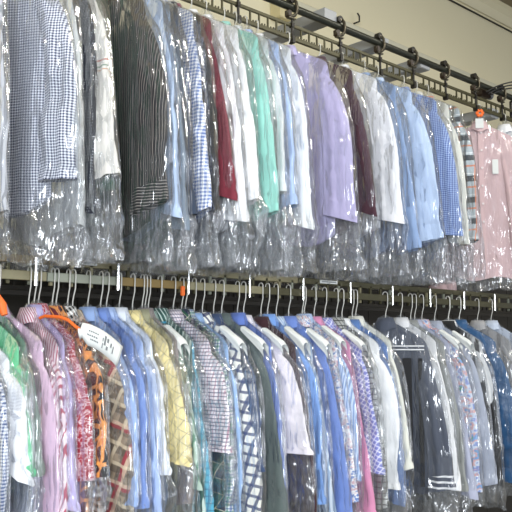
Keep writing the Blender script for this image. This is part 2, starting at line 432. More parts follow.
# ---------------------------------------------------------------- garments
def nz(x, y, z=0.0): return noise.noise(Vector((x, y, z)))
NP, NR = 44, 34
def body_mesh(P):
    """closed loop columns x rows. local: x' = thickness, -y = toward aisle (u), z down from hook"""
    sd = P['seed']; V = []; UV = []; Fc = []
    hw0, hw1, th, neck, slope = P['sh'], P['hw'], P['th'], P['neck'], P['slope']
    hem = P['hem']
    for r in range(NR+1):
        t = r/NR
        for k in range(NP):
            a = 2*pi*k/NP; ca, sa = cos(a), sin(a)
            w = hw0 + (hw1-hw0)*min(1, t*3.2)**.7 + .012*nz(sd, t*4)*t
            u = w*(abs(ca)**.9)*(1 if ca > 0 else -1)
            au = abs(u)
            us = min(au, hw0)
            zt_ = neck - slope*max(0, us-.045) - max(0, us-hw0+.03)**2*12
            zh = hem + P.get('tail', .045)*(u/hw1)**2 + .012*sin(u*23+sd)
            if t < .02: zz = zt_
            else: zz = zt_ + (zh-zt_)*t
            tt = th*(.18+.82*min(1, t*7)**.5)
            f = 1.3*(abs(nz(u*9+t*3, t*6, sd+7))-.25) + (sin(2*pi*u/.125+sd+1.8*t)*.55 + sin(2*pi*u/.06+sd*2.3-1.2*t)*.3 + .9*nz(u*6, t*2.2, sd))
            amp = P['fold']*(.15+.85*t**.8)
            v = tt*(abs(sa)**.7)*(1 if sa > 0 else -1) + f*amp + P.get('lean', 0)*t
            V.append((v, -u, zz)); UV.append((u, zz))
    for r in range(NR):
        for k in range(NP):
            a = r*NP+k; b_ = r*NP+(k+1) % NP
            Fc.append((a, b_, b_+NP, a+NP))
    return V, Fc, UV
def sleeve_mesh(P, side):
    sd = P['seed']+side*3.7; V = []; UV = []; Fc = []
    NS, NL = 22, 30
    hw0 = P['sh']; zs = P['neck'] - P['slope']*(hw0-.075)
    ze = P['cuff'] if side > 0 else P['cuff']-.02
    out = P['sout']
    for r in range(NL+1):
        t = r/NL
        uc = hw0-.055 + out*(1-(1-min(1, t*1.6))**2) + .008*nz(t*3, sd)*t + P.get('sdrift', .03)*t + P.get('bend', 0)*sin(pi*t*1.6)
        zc_ = zs-.012 + (ze-zs)*t
        ru = (.040 + .012*min(1, t*5) + .014*t)*P.get('sw', 1)
        rv = (.008 + .014*min(1, t*4))*P.get('st', 1)
        cap = .35+.65*min(1, t*9)**.6; ru *= cap; rv *= cap
        if t > .94: ru *= 1.08; rv *= 1.15
        vc = P['soff']*min(1, t*2.2) + .008*nz(t*4, sd, 5) + P.get('lean', 0)*t*.8
        for k in range(NS):
            a = 2*pi*k/NS
            w = 1 + .16*sin(3*a+sd+t*3) * t
            u = uc + ru*cos(a)
            v = vc + rv*sin(a)*w + (.007*sin(2*pi*(u-uc)/.055+sd+2.5*t) + .018*(abs(nz(u*12, t*5, sd))-.2) + .012*(abs(nz(u*5+t*9, t*11, sd+4))-.2))*min(1, t*2)
            z = zc_ + .03*(1-t)*(-abs(cos(a)))*1.2*(1 if cos(a) > 0 else .1) + (P.get('cslant', .02)*cos(a) if t > .5 else 0)*(t-.5)*2
            V.append((v, -u*side if side > 0 else u, z)); UV.append((u*1.0+.003, z))
    for r in range(NL):
        for k in range(NS):
            a = r*NS+k; b_ = r*NS+(k+1) % NS
            Fc.append((a, b_, b_+NS, a+NS))
    Fc.append(tuple(reversed(range(NS))))
    # split off cuff faces
    cut = int(NL*.91)*NS
    return V, Fc, UV, cut, NS, NL
def bag_mesh(P, bottom, wide=.012):
    sd = P['seed']+11; V = []; Fc = []; LO_ = []
    NPb, NRb = 64, 60
    hw0 = P['sh']+.012; uin = P['sh']-.055+.067*P['sw']
    neck = P['neck']+.008
    hemt = P['cuff']
    for r in range(NRb+1):
        t = r/NRb
        for k in range(NPb):
            a = 2*pi*k/NPb; ca, sa = cos(a), sin(a)
            q = (neck-.1 - (neck-.1-bottom)*t)
            ts = max(0, min(1.1, (P['neck']-.07-q)/(P['neck']-.07-P['cuff'])))
            w = max(hw0, uin + P['sout']*(1-(1-min(1, ts*1.6))**2) + P['sdrift']*ts + wide)
            w = hw0 + (w-hw0)*min(1, t*8)
            w *= 1 + .02*nz(t*7, sd)*t
            u = w*(abs(ca)**.8)*(1 if ca > 0 else -1)
            us = min(abs(u), hw0)
            zt_ = neck - P['slope']*max(0, us-.04) + P.get('peak', .03)*exp(-(us/.042)**2) - max(0, us-hw0+.03)**2*12
            zh = bottom + .02*nz(u*7, sd) + .016*nz(u*25, sd)
            z = zt_ + (zh-zt_)*t
            empt = max(0, min(1, (hemt-z)/.06+.2))
            edge = min(1, max(0, (abs(u)-.13)/.06))
            tt = (P['th']+.003 + .007*edge)*(.25+.75*min(1, t*9)) - .004*empt
            rid = abs(nz(u*12+sd, z*3, sd))+.6*abs(nz(u*26, z*(3+12*empt), sd+3))
            f = (rid-.2)*(.006+.014*empt) + empt*(.020*nz(u*6, z*7, sd+21)+.012*nz(u*16+z*9, z*16, sd))
            sg = (1 if sa > 0 else -1)
            v = tt*(abs(sa)**.5)*sg*(1+.8*empt*nz(u*4, z*4, sd+2)) + f*sg*min(1, t*6) + .012*nz(u*5, z*3, sd+9)*empt + P.get('lean', 0)*t
            v += P['soff']*min(1, t*2.5)*edge
            u += (.014*nz(v*20+u*3, z*11, sd+5)+.03*nz(z*6, sd))*empt
            z += .014*nz(u*17, v*17, z*14+sd)*empt
            V.append((v, -u, z)); LO_.append(max(empt, P.get('shl', 0)*exp(-(t/.10)**2), min(1, .9*exp(-(us/.05)**2)*max(0, 1-t*9)*P.get('peak', 0)*20)))
    for r in range(NRb):
        for k in range(NPb):
            a = r*NPb+k; b_ = r*NPb+(k+1) % NPb
            Fc.append((a, b_, b_+NPb, a+NPb))
    return V, Fc, LO_
def collar_mesh(P):
    V = []; UV = []; Fc = []; n = 26
    # folded shirt collar round the hanger neck: inner stand, fold, outer leaf
    for j, (ru, rv, dz) in enumerate([(.036, .020, -.012), (.035, .018, .022), (.040, .024, .026), (.052, .034, -.004), (.058, .040, -.026)]):
        for k in range(n):
            a = 2*pi*k/n
            pt = max(0, cos(a-pi))**6*.022 if j == 4 else 0   # points on the front side
            V.append((rv*cos(a)*(1.0), -ru*sin(a), P['neck']+dz-pt)); UV.append((.3+ru*a, dz+.4))
    for j in range(4):
        for k in range(n):
            a = j*n+k; b_ = j*n+(k+1) % n
            Fc.append((a, b_, b_+n, a+n))
    return V, Fc, UV
def sub(V, Fc, UV, keep):
    idx = {}; v2 = []; u2 = []; f2 = []
    for f in Fc:
        if keep(f):
            nf = []
            for i in f:
                if i not in idx: idx[i] = len(v2); v2.append(V[i]); u2.append(UV[i])
                nf.append(idx[i])
            f2.append(tuple(nf))
    return v2, f2, u2
def cape_mesh(P, c=.11):
    """white paper guard folded over the near shoulder"""
    V = []; Fc = []; n = 12; m_ = 8
    hw0 = P['sh']
    for i in range(n+1):
        s = i/n; u = .115 + (hw0-.10)*s
        zt_ = P['neck']+.012 - P['slope']*max(0, min(u, hw0)-.045) - max(0, u-hw0)*1.2
        for j in range(-m_, m_+1):
            q = abs(j)/m_; dropl = c*(.35+.65*s)
            v = (P['th']*.8+.007)*(1 if j > 0 else -1)*min(1, q*3)**.6 + .004*nz(u*20, q*3, P['seed'])
            V.append((v, -u-(.01*q*s), zt_ - dropl*q*q*.6 - dropl*q*.4))
    w = 2*m_+1
    for i in range(n):
        for j in range(w-1):
            a = i*w+j; Fc.append((a, a+1, a+w+1, a+w))
    return V, Fc

# hanger: one wire shape, copied
def make_hanger_mesh(e=0.0, st=0.0):
    hk = [(0, .0125, -.012)]
    for k in range(0, 13):
        a = -.2+ (pi+.4)*k/12
        hk.append((0, .0125*cos(a)*1.0, .0045+.0125*sin(a)))
    hk = hk[1:]
    pts = hk + [(0, -.013, -.012), (0, -.012, -.03-e*.5), (0, -.004, -.044-e*.8), (0, 0, -.055-e), (.0015, 0, -.09-e)]
    w = MB().tube(pts, .0024, 8)
    tri = [(0, 0, -.088), (0, -.02, -.098), (0, -.045, -.118), (0, -.16, -.190), (0, -.17, -.203), (0, -.15, -.21), (0, 0, -.21), (0, .15, -.21), (0, .17, -.203), (0, .16, -.190), (0, .045, -.118), (0, .02, -.098)]
    tri = [(a_, b_, c_-e-st*abs(b_)) for a_, b_, c_ in tri]
    w2 = MB().tube(tri, .0024, 8, closed=True)
    return w, w2
w, w2 = make_hanger_mesh()
hp = empty('wire_hanger', (0, 0, 0))
w.build('hook', M['wire'], hp); w2.build('shoulder_wire', M['wire'], hp)
ct = MB().tube([(0, .15, -.21), (0, -.15, -.21)], .004, 8); ct.build('card_tube', M['tan_card'], hp)
w, w2 = make_hanger_mesh(.045, .2)
hpl = empty('wire_hanger', (0, 0, 0)); w.build('hook', M['wire'], hpl); w2.build('shoulder_wire', M['wire'], hpl)
MB().tube([(0, .15, -.285), (0, -.15, -.285)], .004, 8).build('card_tube', M['tan_card'], hpl)
first_h = {}
pending = []

G = []
mats = {}
def garment(row, name, cat, short, label, ex, yaw, cuff, hem, pat, **kw):
    G.append(dict(row=row, name=name, cat=cat, short=short, label=label, ex=ex, yaw=yaw, cuffpx=cuff, hempx=hem, pat=pat, **kw))

RU, RL = 'U', 'L'
WHITE = ('solid', 'eceef2')
SH = 'dress_shirt'
# ---- upper row (edge x measured at image y 150)
garment(RU, SH, 'shirt', 'the grey striped shirt at the edge', 'grey finely striped shirt ahead of the navy checked one, mostly out of frame', 3, 8, 215, 240, ('stripe', 'v', '8d9098', 'b9bcc4', .012, .5))
garment(RU, 'gingham_shirt', 'shirt', 'the big navy gingham shirt', 'big navy and white gingham shirt turned flat in the upper row', 74, 30, 177, 215, ('gingham', '1c2a55', 'dfe4f0', .0095), hw=.25, fold=.011, soff=-.03, sout=.10)
garment(RU, SH, 'shirt', 'the pale grey shirt', 'pale grey shirt edge squeezed between navy gingham and black dotted shirts', 80, 0, 225, 240, ('solid', 'b7bbbb'))
garment(RU, SH, 'shirt', 'the black dotted shirt', 'black shirt with tiny white dots in crinkled plastic, upper row', 96, 2, 205, 245, ('dots', '181d2a', 'cdd3dc', 100, .05), st=.9)
garment(RU, SH, 'shirt', 'the ivory shirt with thin stripes at its cuff', 'ivory shirt whose cuff has thin red and green stripes, upper row', 109, 4, 176, 225, ('plaid', 'd9d6cf', [('h', .9, .006, .56, 'b5483c', .9), ('h', .9, .005, .585, '4d7f62', .9), ('h', .9, .004, .60, 'c47a3c', .8)]), sdrift=.11)
garment(RU, SH, 'shirt', 'the bottle green shirt', 'bottle green shirt in the upper row, just before the black pinstriped one', 111, 0, 195, 240, ('solid', '1d5a40'), sout=.07)
garment(RU, 'pinstripe_shirt', 'shirt', 'the black pinstripe shirt', 'black shirt with thin white pinstripes turned flat in the upper row', 166, 22, 204, 238, ('stripe', 'v', '1b1a1e', '77716c', .0085, .24), hw=.25, fold=.010, soff=-.03, sout=.09, cuffpat=('stripe', 'h', '1b1a1e', '8d8782', .011, .3))
garment(RU, SH, 'shirt', 'the ice blue shirt', 'thin ice blue shirt edge right after the black pinstripe', 175, 0, 210, 235, ('solid', 'a9c0e2'), sdrift=.05)
garment(RU, SH, 'shirt', 'the slate shirt', 'slate grey shirt in hazy plastic, third after the black pinstripe', 183, 2, 225, 240, ('solid', '6d7c8c'))
garment(RU, SH, 'shirt', 'the ink blue shirt', 'ink blue shirt between slate and small blue check, upper row', 191, 0, 215, 245, ('solid', '2c3a50'))
garment(RU, 'checked_shirt', 'shirt', 'the small blue checked shirt', 'white shirt with a small blue grid check, cuff hanging low', 206, 3, 212, 235, ('gingham', '5a78b8', 'f2f5fb', .014), sw=.9)
garment(RU, SH, 'shirt', 'the black shirt', 'plain black shirt wedged before the burgundy one', 213, 0, 205, 232, ('solid', '16161a'))
garment(RU, SH, 'shirt', 'the burgundy shirt', 'burgundy shirt with faint pattern in glossy plastic, upper row', 228, 10, 193, 225, ('blotch', ['5a1525', '7b1f33', '6a1a2c'], 60), sdrift=.05)
garment(RU, SH, 'shirt', 'the crisp white shirt beside burgundy', 'crisp white shirt right beside the burgundy one', 239, 2, 217, 238, WHITE, sdrift=.05)
garment(RU, SH, 'shirt', 'the white shirt beside teal', 'white shirt right before the teal one, cuff squared off', 254, 2, 200, 228, ('solid', 'e9eaec'), sw=1.1)
garment(RU, SH, 'shirt', 'the teal shirt', 'bright teal aqua shirt in clear plastic, upper row', 275, 5, 212, 225, ('solid', '86d0c2'), sw=1.15, sdrift=.04)
garment(RU, SH, 'shirt', 'the pale grey shirt beside teal', 'pale grey-white shirt half hidden after the teal one', 283, 0, 190, 232, ('solid', 'c9cfd2'))
garment(RU, SH, 'shirt', 'the sky blue shirt', 'sky blue shirt between pale grey and white shirts, upper row', 294, 3, 205, 222, ('solid', 'a3bde8'))
garment(RU, SH, 'shirt', 'the soft white shirt before lavender', 'soft white shirt hanging right before the lavender one', 308, 3, 222, 225, ('solid', 'e2e5e8'), sdrift=.06)
garment(RU, SH, 'shirt', 'the lavender shirt', 'lavender shirt turned to show its whole back and sleeve', 354, 17, 216, 246, ('solid', 'aaa3cc'), hw=.235, fold=.010, soff=-.035, sw=1.25, sout=.09)
garment(RU, SH, 'shirt', 'the dark plum shirt', 'dark plum shirt with a narrow sleeve after the lavender one', 367, 3, 210, 235, ('solid', '43202f'), sw=.8, sdrift=.05)
garment(RU, SH, 'shirt', 'the broad white shirt', 'broad white shirt with wide sleeve after the dark plum one', 396, 6, 217, 238, ('solid', 'e3e5ec'), sw=1.3)
garment(RU, SH, 'shirt', 'the denim blue shirt', 'denim blue shirt mostly behind the broad white and pale blue shirts', 411, 0, 248, 255, ('solid', '7f9cc8'))
garment(RU, SH, 'shirt', 'the pale blue wide-sleeved shirt', 'pale blue shirt with wide sleeve, before the fine blue check', 434, 6, 238, 245, ('solid', 'b2c9ea'), sw=1.45, sdrift=.06)
garment(RU, 'checked_shirt', 'shirt', 'the fine blue checked shirt', 'fine mid-blue checked shirt in the upper row near the plaid', 454, 4, 232, 245, ('gingham', '2a4f9c', 'a3bbe6', .010), sdrift=.06)
garment(RU, SH, 'shirt', 'the ivory shirt beside the fine blue check', 'ivory shirt thinly showing after the fine blue check', 464, 2, 240, 250, ('solid', 'd3d3c8'))
garment(RU, 'plaid_shirt', 'shirt', 'the grey and orange plaid shirt', 'grey plaid shirt with black and orange bands, next to the pink blouse', 475, 2, 240, 240, ('plaid', 'a9b6bd', [('h', .115, .27, .1, '23272e', .9), ('h', .115, .08, .4, 'd8743c', .85), ('h', .115, .04, .75, 'f0f0ee', .7), ('v', .085, .16, .1, '2a2e36', .7), ('v', .085, .06, .5, 'd8743c', .7)]))
garment(RU, 'blouse', 'blouse', 'the pink blouse', 'plain pink long blouse with collar and orange tag above it', 527, 38, 300, 277, ('solid', 'cbabad'), neckd=-.035, hw=.24, fold=.008, buttons=True, sout=.05, tail=.01, sw=1.0, back=.0)
garment(RU, SH, 'shirt', 'the white shirt beyond the pink blouse', 'white shirt hidden almost wholly behind the pink blouse', 549, 2, 240, 250, WHITE)
# ---- lower row (edge x measured at image y 400)
LO = dict()
garment(RL, 'checked_shirt', 'shirt', 'the pale navy checked shirt', 'pale shirt with fine navy check, first in the lower row', 9, 4, 560, 545, ('gingham', '3d5488', 'dfe6f2', .010), neckd=-.04)
garment(RL, 'gingham_shirt', 'shirt', 'the navy gingham shirt under the white sleeve', 'navy gingham shirt whose hem shows below the drooping white sleeve', 37, 3, 560, 545, ('gingham', '24407e', 'a9bce0', .010), neckd=-.08, sw=1.1, shh=.195)
garment(RL, SH, 'shirt', 'the white shirt with drooping sleeve', 'white shirt with a pointed drooping sleeve over navy gingham', 31, 16, 464, 500, WHITE, neckd=-.055, sw=1.35, cslant=-.05)
garment(RL, SH, 'shirt', 'the mint green shirt', 'mint green shirt with bright collar, lower row by the orange hanger', 33, 10, 470, 500, ('solid', '4cc98a'), sw=.9)
garment(RL, SH, 'shirt', 'the grey-green shirt', 'murky grey-green shirt between mint and pink, lower row', 39, 2, 470, 505, ('solid', '6f7f78'))
garment(RL, SH, 'shirt', 'the pale pink shirt', 'long pale pink shirt hanging full length before the lavender one', 63, 18, 560, 545, ('solid', 'd9b6d2'), sw=1.2)
garment(RL, 'striped_shirt', 'shirt', 'the red striped shirt', 'white shirt with thin red stripes between pale pink and lilac', 67, 0, 500, 540, ('stripe', 'v', 'e7d3dc', 'b5506a', .012, .35), sw=.8)
garment(RL, SH, 'shirt', 'the lilac shirt', 'lilac shirt right before the red patterned one', 75, 2, 497, 540, ('solid', 'b6a9da'), sw=.85)
garment(RL, 'print_shirt', 'shirt', 'the red and white print shirt', 'red shirt with lacy white print, lower row', 90, 6, 478, 500, ('blotch', ['a81c34', 'a81c34', 'dcb9c0', 'a81c34', 'a81c34', 'd8b8be'], 62), sw=1.1)
garment(RL, 'print_shirt', 'shirt', 'the maroon and orange print shirt', 'maroon and orange print shirt peeking from under the red one', 90, 0, 570, 560, ('leaf', '5c1524', 'e08a2a', 26), sw=.7, shh=.19)
garment(RL, 'print_shirt', 'shirt', 'the orange and black leaf shirt', 'orange and black leaf print shirt with a white flower', 105, 5, 474, 478, ('leaf', '17171b', 'ee9424', 22), flower=True)
garment(RL, 'gingham_shirt', 'shirt', 'the black and white gingham shirt', 'black and white gingham shirt peeking below the orange leaf print', 104, 0, 570, 560, ('gingham', '141414', 'ecebe6', .022, .3), sw=.8, shh=.19)
garment(RL, 'plaid_shirt', 'shirt', 'the brown plaid shirt', 'brown and tan plaid shirt with crimson bands, lower row', 134, 14, 565, 545, ('plaid', '9a8973', [('v', .06, .45, .1, '51463d', .6), ('h', .06, .45, .1, '51463d', .6), ('v', .18, .13, .3, 'a3263c', .85), ('h', .18, .13, .3, 'a3263c', .8), ('v', .06, .2, .7, 'e0cfae', .6), ('h', .06, .2, .7, 'e0cfae', .6)], .35), fold=.013, sw=1.2)
garment(RL, SH, 'shirt', 'the blue shirt with the paper ticket', 'cornflower blue shirt whose shoulder holds a long white paper ticket', 136, 2, 500, 540, ('solid', '8faee2'), ticket=True)
garment(RL, SH, 'shirt', 'the deeper blue shirt', 'deeper cornflower blue shirt after the one with the ticket', 147, 2, 505, 540, ('solid', '6d8fd6'))
garment(RL, SH, 'shirt', 'the pale sky blue shirt', 'pale sky blue shirt with wide sleeve before a white one, lower row', 160, 6, 540, 545, ('solid', 'a3bdec'), sw=1.2)
garment(RL, SH, 'shirt', 'the white shirt before yellow', 'white shirt hanging just before the yellow grid check', 166, 2, 470, 500, ('solid', 'dfe5ee'))
garment(RL, 'checked_shirt', 'shirt', 'the yellow checked shirt', 'yellow shirt with a thin grey grid check, lower row', 184, 5, 458, 480, ('plaid', 'eedb8e', [('v', .032, .07, 0, '8f8a6a', .8), ('h', .032, .07, 0, '8f8a6a', .8)], .6), sw=1.1)
garment(RL, SH, 'shirt', 'the olive shirt', 'olive beige shirt whose long hem shows below the yellow check', 182, 0, 560, 545, ('solid', '9c9a78'), sw=.7, shh=.19)
garment(RL, SH, 'shirt', 'the taupe shirt', 'taupe shirt sliver after the yellow check', 189, 0, 500, 540, ('solid', '8e8380'), sw=.8)
garment(RL, 'striped_shirt', 'shirt', 'the pale green striped shirt', 'pale green striped shirt in milky plastic, lower row', 197, 2, 478, 530, ('stripe', 'v', 'a9c4b6', '4f8b74', .02, .3), cape=True)
garment(RL, 'striped_shirt', 'shirt', 'the dark green striped shirt', 'dark green shirt with white stripes before the turquoise one', 203, 0, 520, 540, ('stripe', 'v', '2f5a52', 'b9cfc6', .022, .3), sw=.8)
garment(RL, 'checked_shirt', 'shirt', 'the turquoise checked shirt', 'turquoise shirt with darker grid check, lower row', 209, 2, 540, 545, ('plaid', '2fa3c4', [('v', .024, .2, 0, '176f92', .8), ('h', .024, .2, 0, '176f92', .8)]), yoke=True)
garment(RL, 'checked_shirt', 'shirt', 'the pink-grey fine checked shirt', 'white shirt with fine pink and grey check, sleeve ending mid-way', 227, 5, 448, 470, ('plaid', 'e6dfe6', [('v', .0135, .25, 0, 'a8627e', .75), ('h', .0135, .3, 0, '4c5573', .75)]), sw=1.2)
garment(RL, 'tartan_shirt', 'shirt', 'the dark green tartan shirt', 'navy and green tartan shirt below the fine pink check', 225, 0, 560, 545, ('plaid', '1b2a44', [('v', .05, .3, 0, '1f5a3c', .8), ('h', .05, .3, 0, '1f5a3c', .8), ('v', .05, .05, .7, 'd6d2b4', .8), ('h', .05, .05, .7, 'd6d2b4', .8)], .4), sw=.9, shh=.19, fold=.02)
garment(RL, 'checked_shirt', 'shirt', 'the green and blue checked shirt', 'white shirt with green and blue grid check before the bold gingham', 236, 2, 545, 545, ('plaid', 'dfe8ea', [('v', .024, .3, 0, '2e8a72', .7), ('h', .024, .3, 0, '2e8a72', .7), ('v', .024, .2, .5, '3d5aa0', .7), ('h', .024, .2, .5, '3d5aa0', .7)]))
garment(RL, SH, 'shirt', 'the powder blue shirt', 'powder blue shirt strip beneath the green and blue check', 240, 0, 560, 545, ('solid', '93b8e8'), sw=.8)
garment(RL, 'gingham_shirt', 'shirt', 'the bold navy gingham shirt', 'white shirt with bold navy check bands, lower row', 256, 6, 545, 545, ('plaid', 'eceade', [('v', .036, .34, 0, '243468', .85), ('h', .036, .3, .2, '243468', .85)], .25), sw=1.05, cape=True, yoke=True)
garment(RL, 'denim_shirt', 'shirt', 'the dark denim shirt', 'dark denim blue shirt sliver after the bold navy check', 262, 0, 470, 530, ('solid', '33496f'))
garment(RL, 'coat', 'coat', 'the slate grey coat', 'long slate grey coat in rippled plastic, lower row', 281, 10, 575, 570, ('solid', '566462'), fold=.016, sw=1.2, cape=True)
garment(RL, SH, 'shirt', 'the royal blue shirt sliver', 'royal blue shirt sliver right before the pinkish white one', 283, 0, 500, 540, ('solid', '5f7fd2'), sw=.8)
garment(RL, SH, 'shirt', 'the pinkish white shirt', 'pinkish white shirt with broad sleeve ending mid-way, lower row', 301, 7, 450, 520, ('solid', 'e8e1e8'), sw=1.25, cape=True)
garment(RL, SH, 'shirt', 'the dark maroon shirt', 'dark maroon shirt in shiny plastic after the pinkish white one', 311, 2, 540, 550, ('solid', '3c1a22'))
garment(RL, SH, 'shirt', 'the bright blue shirt', 'bright blue shirt right after the dark maroon one', 320, 3, 500, 545, ('solid', '6b9be0'), cape=True)
garment(RL, 'striped_shirt', 'shirt', 'the grey-blue striped shirt', 'grey-blue striped shirt between two brighter blue ones', 328, 2, 530, 545, ('stripe', 'v', '8aa6c8', 'c6d4e4', .016, .4))
garment(RL, SH, 'shirt', 'the periwinkle shirt', 'periwinkle blue shirt hanging full length, lower row', 343, 5, 545, 545, ('solid', '6585d0'), cape=True)
garment(RL, 'print_shirt', 'shirt', 'the white floral shirt', 'white shirt with small coloured print after the periwinkle one', 349, 0, 500, 540, ('blotch', ['e9e9ea', 'c89aa4', 'e9e9ea', '5c7fc0', 'eeeeee'], 60), sw=.8)
garment(RL, 'striped_shirt', 'shirt', 'the pale blue striped shirt', 'pale blue finely striped shirt right before the rose pink one', 357, 3, 470, 500, ('stripe', 'v', 'bcd0ee', '7f9fd2', .011, .45), cslant=-.03, cape=True)
garment(RL, SH, 'shirt', 'the rose pink shirt', 'rose pink shirt hanging full length, lower row', 366, 3, 545, 545, ('solid', 'da86b0'), yoke=True)
garment(RL, 'checked_shirt', 'shirt', 'the purple-blue checked shirt', 'purple-blue shirt with pale grid check, sleeve ending mid-way', 378, 4, 468, 500, ('plaid', '7a82cc', [('v', .018, .2, 0, 'e4e6f6', .8), ('h', .018, .2, 0, 'e4e6f6', .8)], .5), cape=True)
garment(RL, 'checked_shirt', 'shirt', 'the grey checked shirt', 'grey and black grid shirt below the purple-blue check', 381, 0, 545, 545, ('plaid', 'a5a7a2', [('v', .024, .22, 0, '2a2c2e', .8), ('h', .024, .22, 0, '2a2c2e', .8)]), sw=.9, shh=.19)
garment(RL, SH, 'shirt', 'the white shirt with long sleeve', 'plain white shirt with long broad sleeve, before the cream one', 397, 6, 486, 520, ('solid', 'e8eaec'), sw=1.2)
garment(RL, SH, 'shirt', 'the medium blue shirt sliver', 'medium blue shirt sliver between white and cream shirts', 399, 0, 500, 530, ('solid', '4f78b6'), sw=.7)
garment(RL, SH, 'shirt', 'the cream shirt', 'cream shirt right before the charcoal jacket, lower row', 408, 4, 470, 480, ('solid', 'dcdccf'))
garment(RL, 'jacket', 'jacket', 'the charcoal jacket', 'charcoal sports jacket with white piping and striped cuffs', 447, 24, 488, 520, ('solid', '4c5363'), hw=.25, fold=.008, piping=True, sw=1.0, soff=-.03, sout=.08)
garment(RL, SH, 'shirt', 'the white shirt after the jacket', 'white shirt sleeve just beyond the charcoal jacket', 453, 3, 487, 500, ('solid', 'dfe0e2'))
garment(RL, SH, 'shirt', 'the stone grey shirt', 'stone grey shirt between white shirt and floral print', 460, 0, 490, 500, ('solid', '8f928f'))
garment(RL, SH, 'shirt', 'the misty lilac shirt', 'misty lilac-grey shirt before the multicoloured floral', 466, 2, 495, 500, ('solid', 'a9aec6'))
garment(RL, 'floral_shirt', 'shirt', 'the floral shirt', 'multicoloured blue, pink and green floral shirt, lower row', 474, 4, 496, 500, ('blotch', ['5b9f76', '6f9fd4', 'd9a3a0', 'c4d0e2', '7f95d0', 'b9a0c0'], 20), cape=True)
garment(RL, SH, 'shirt', 'the steel grey shirt', 'steel grey-blue shirt after the floral one', 487, 4, 485, 495, ('solid', 'a3abbd'), sw=1.15, cape=True)
garment(RL, SH, 'shirt', 'the black shirt beside the blue jacket', 'plain black shirt showing beside the glossy blue jacket', 498, 2, 480, 490, ('solid', '1c1c1e'))
garment(RL, SH, 'shirt', 'the white shirt before the blue jacket', 'white shirt edge just before the glossy blue jacket', 495, 0, 440, 470, ('solid', 'cfd1d3'), sw=.8)
garment(RL, 'padded_jacket', 'jacket', 'the glossy blue padded jacket', 'glossy deep blue padded jacket at the far end of the lower row', 515, 12, 480, 480, ('solid', '18507f'), rough=.35, quilt=True, sw=1.3, th=.032)
garment(RL, SH, 'shirt', 'the grey shirt past the blue jacket', 'grey shirt hanging past the glossy blue jacket', 527, 2, 480, 490, ('solid', '9a9a9c'))
garment(RL, SH, 'shirt', 'the pale shirt past the blue jacket', 'pale blue shirt hanging last past the blue jacket', 540, 2, 480, 490, ('solid', 'b9c5d8'))

zhookU = zb + .009; zhookL = zlow + .0165
white_h = M['wire']
def copy_hanger(loc, rz, src):
    if src.name not in first_h:
        first_h[src.name] = 1; h = src
    else:
        h = src.copy(); COL.objects.link(h)
        for ch in list(src.children):
            c = ch.copy(); COL.objects.link(c); c.parent = h
    h.location = loc; h.rotation_euler[2] = rz
    return h

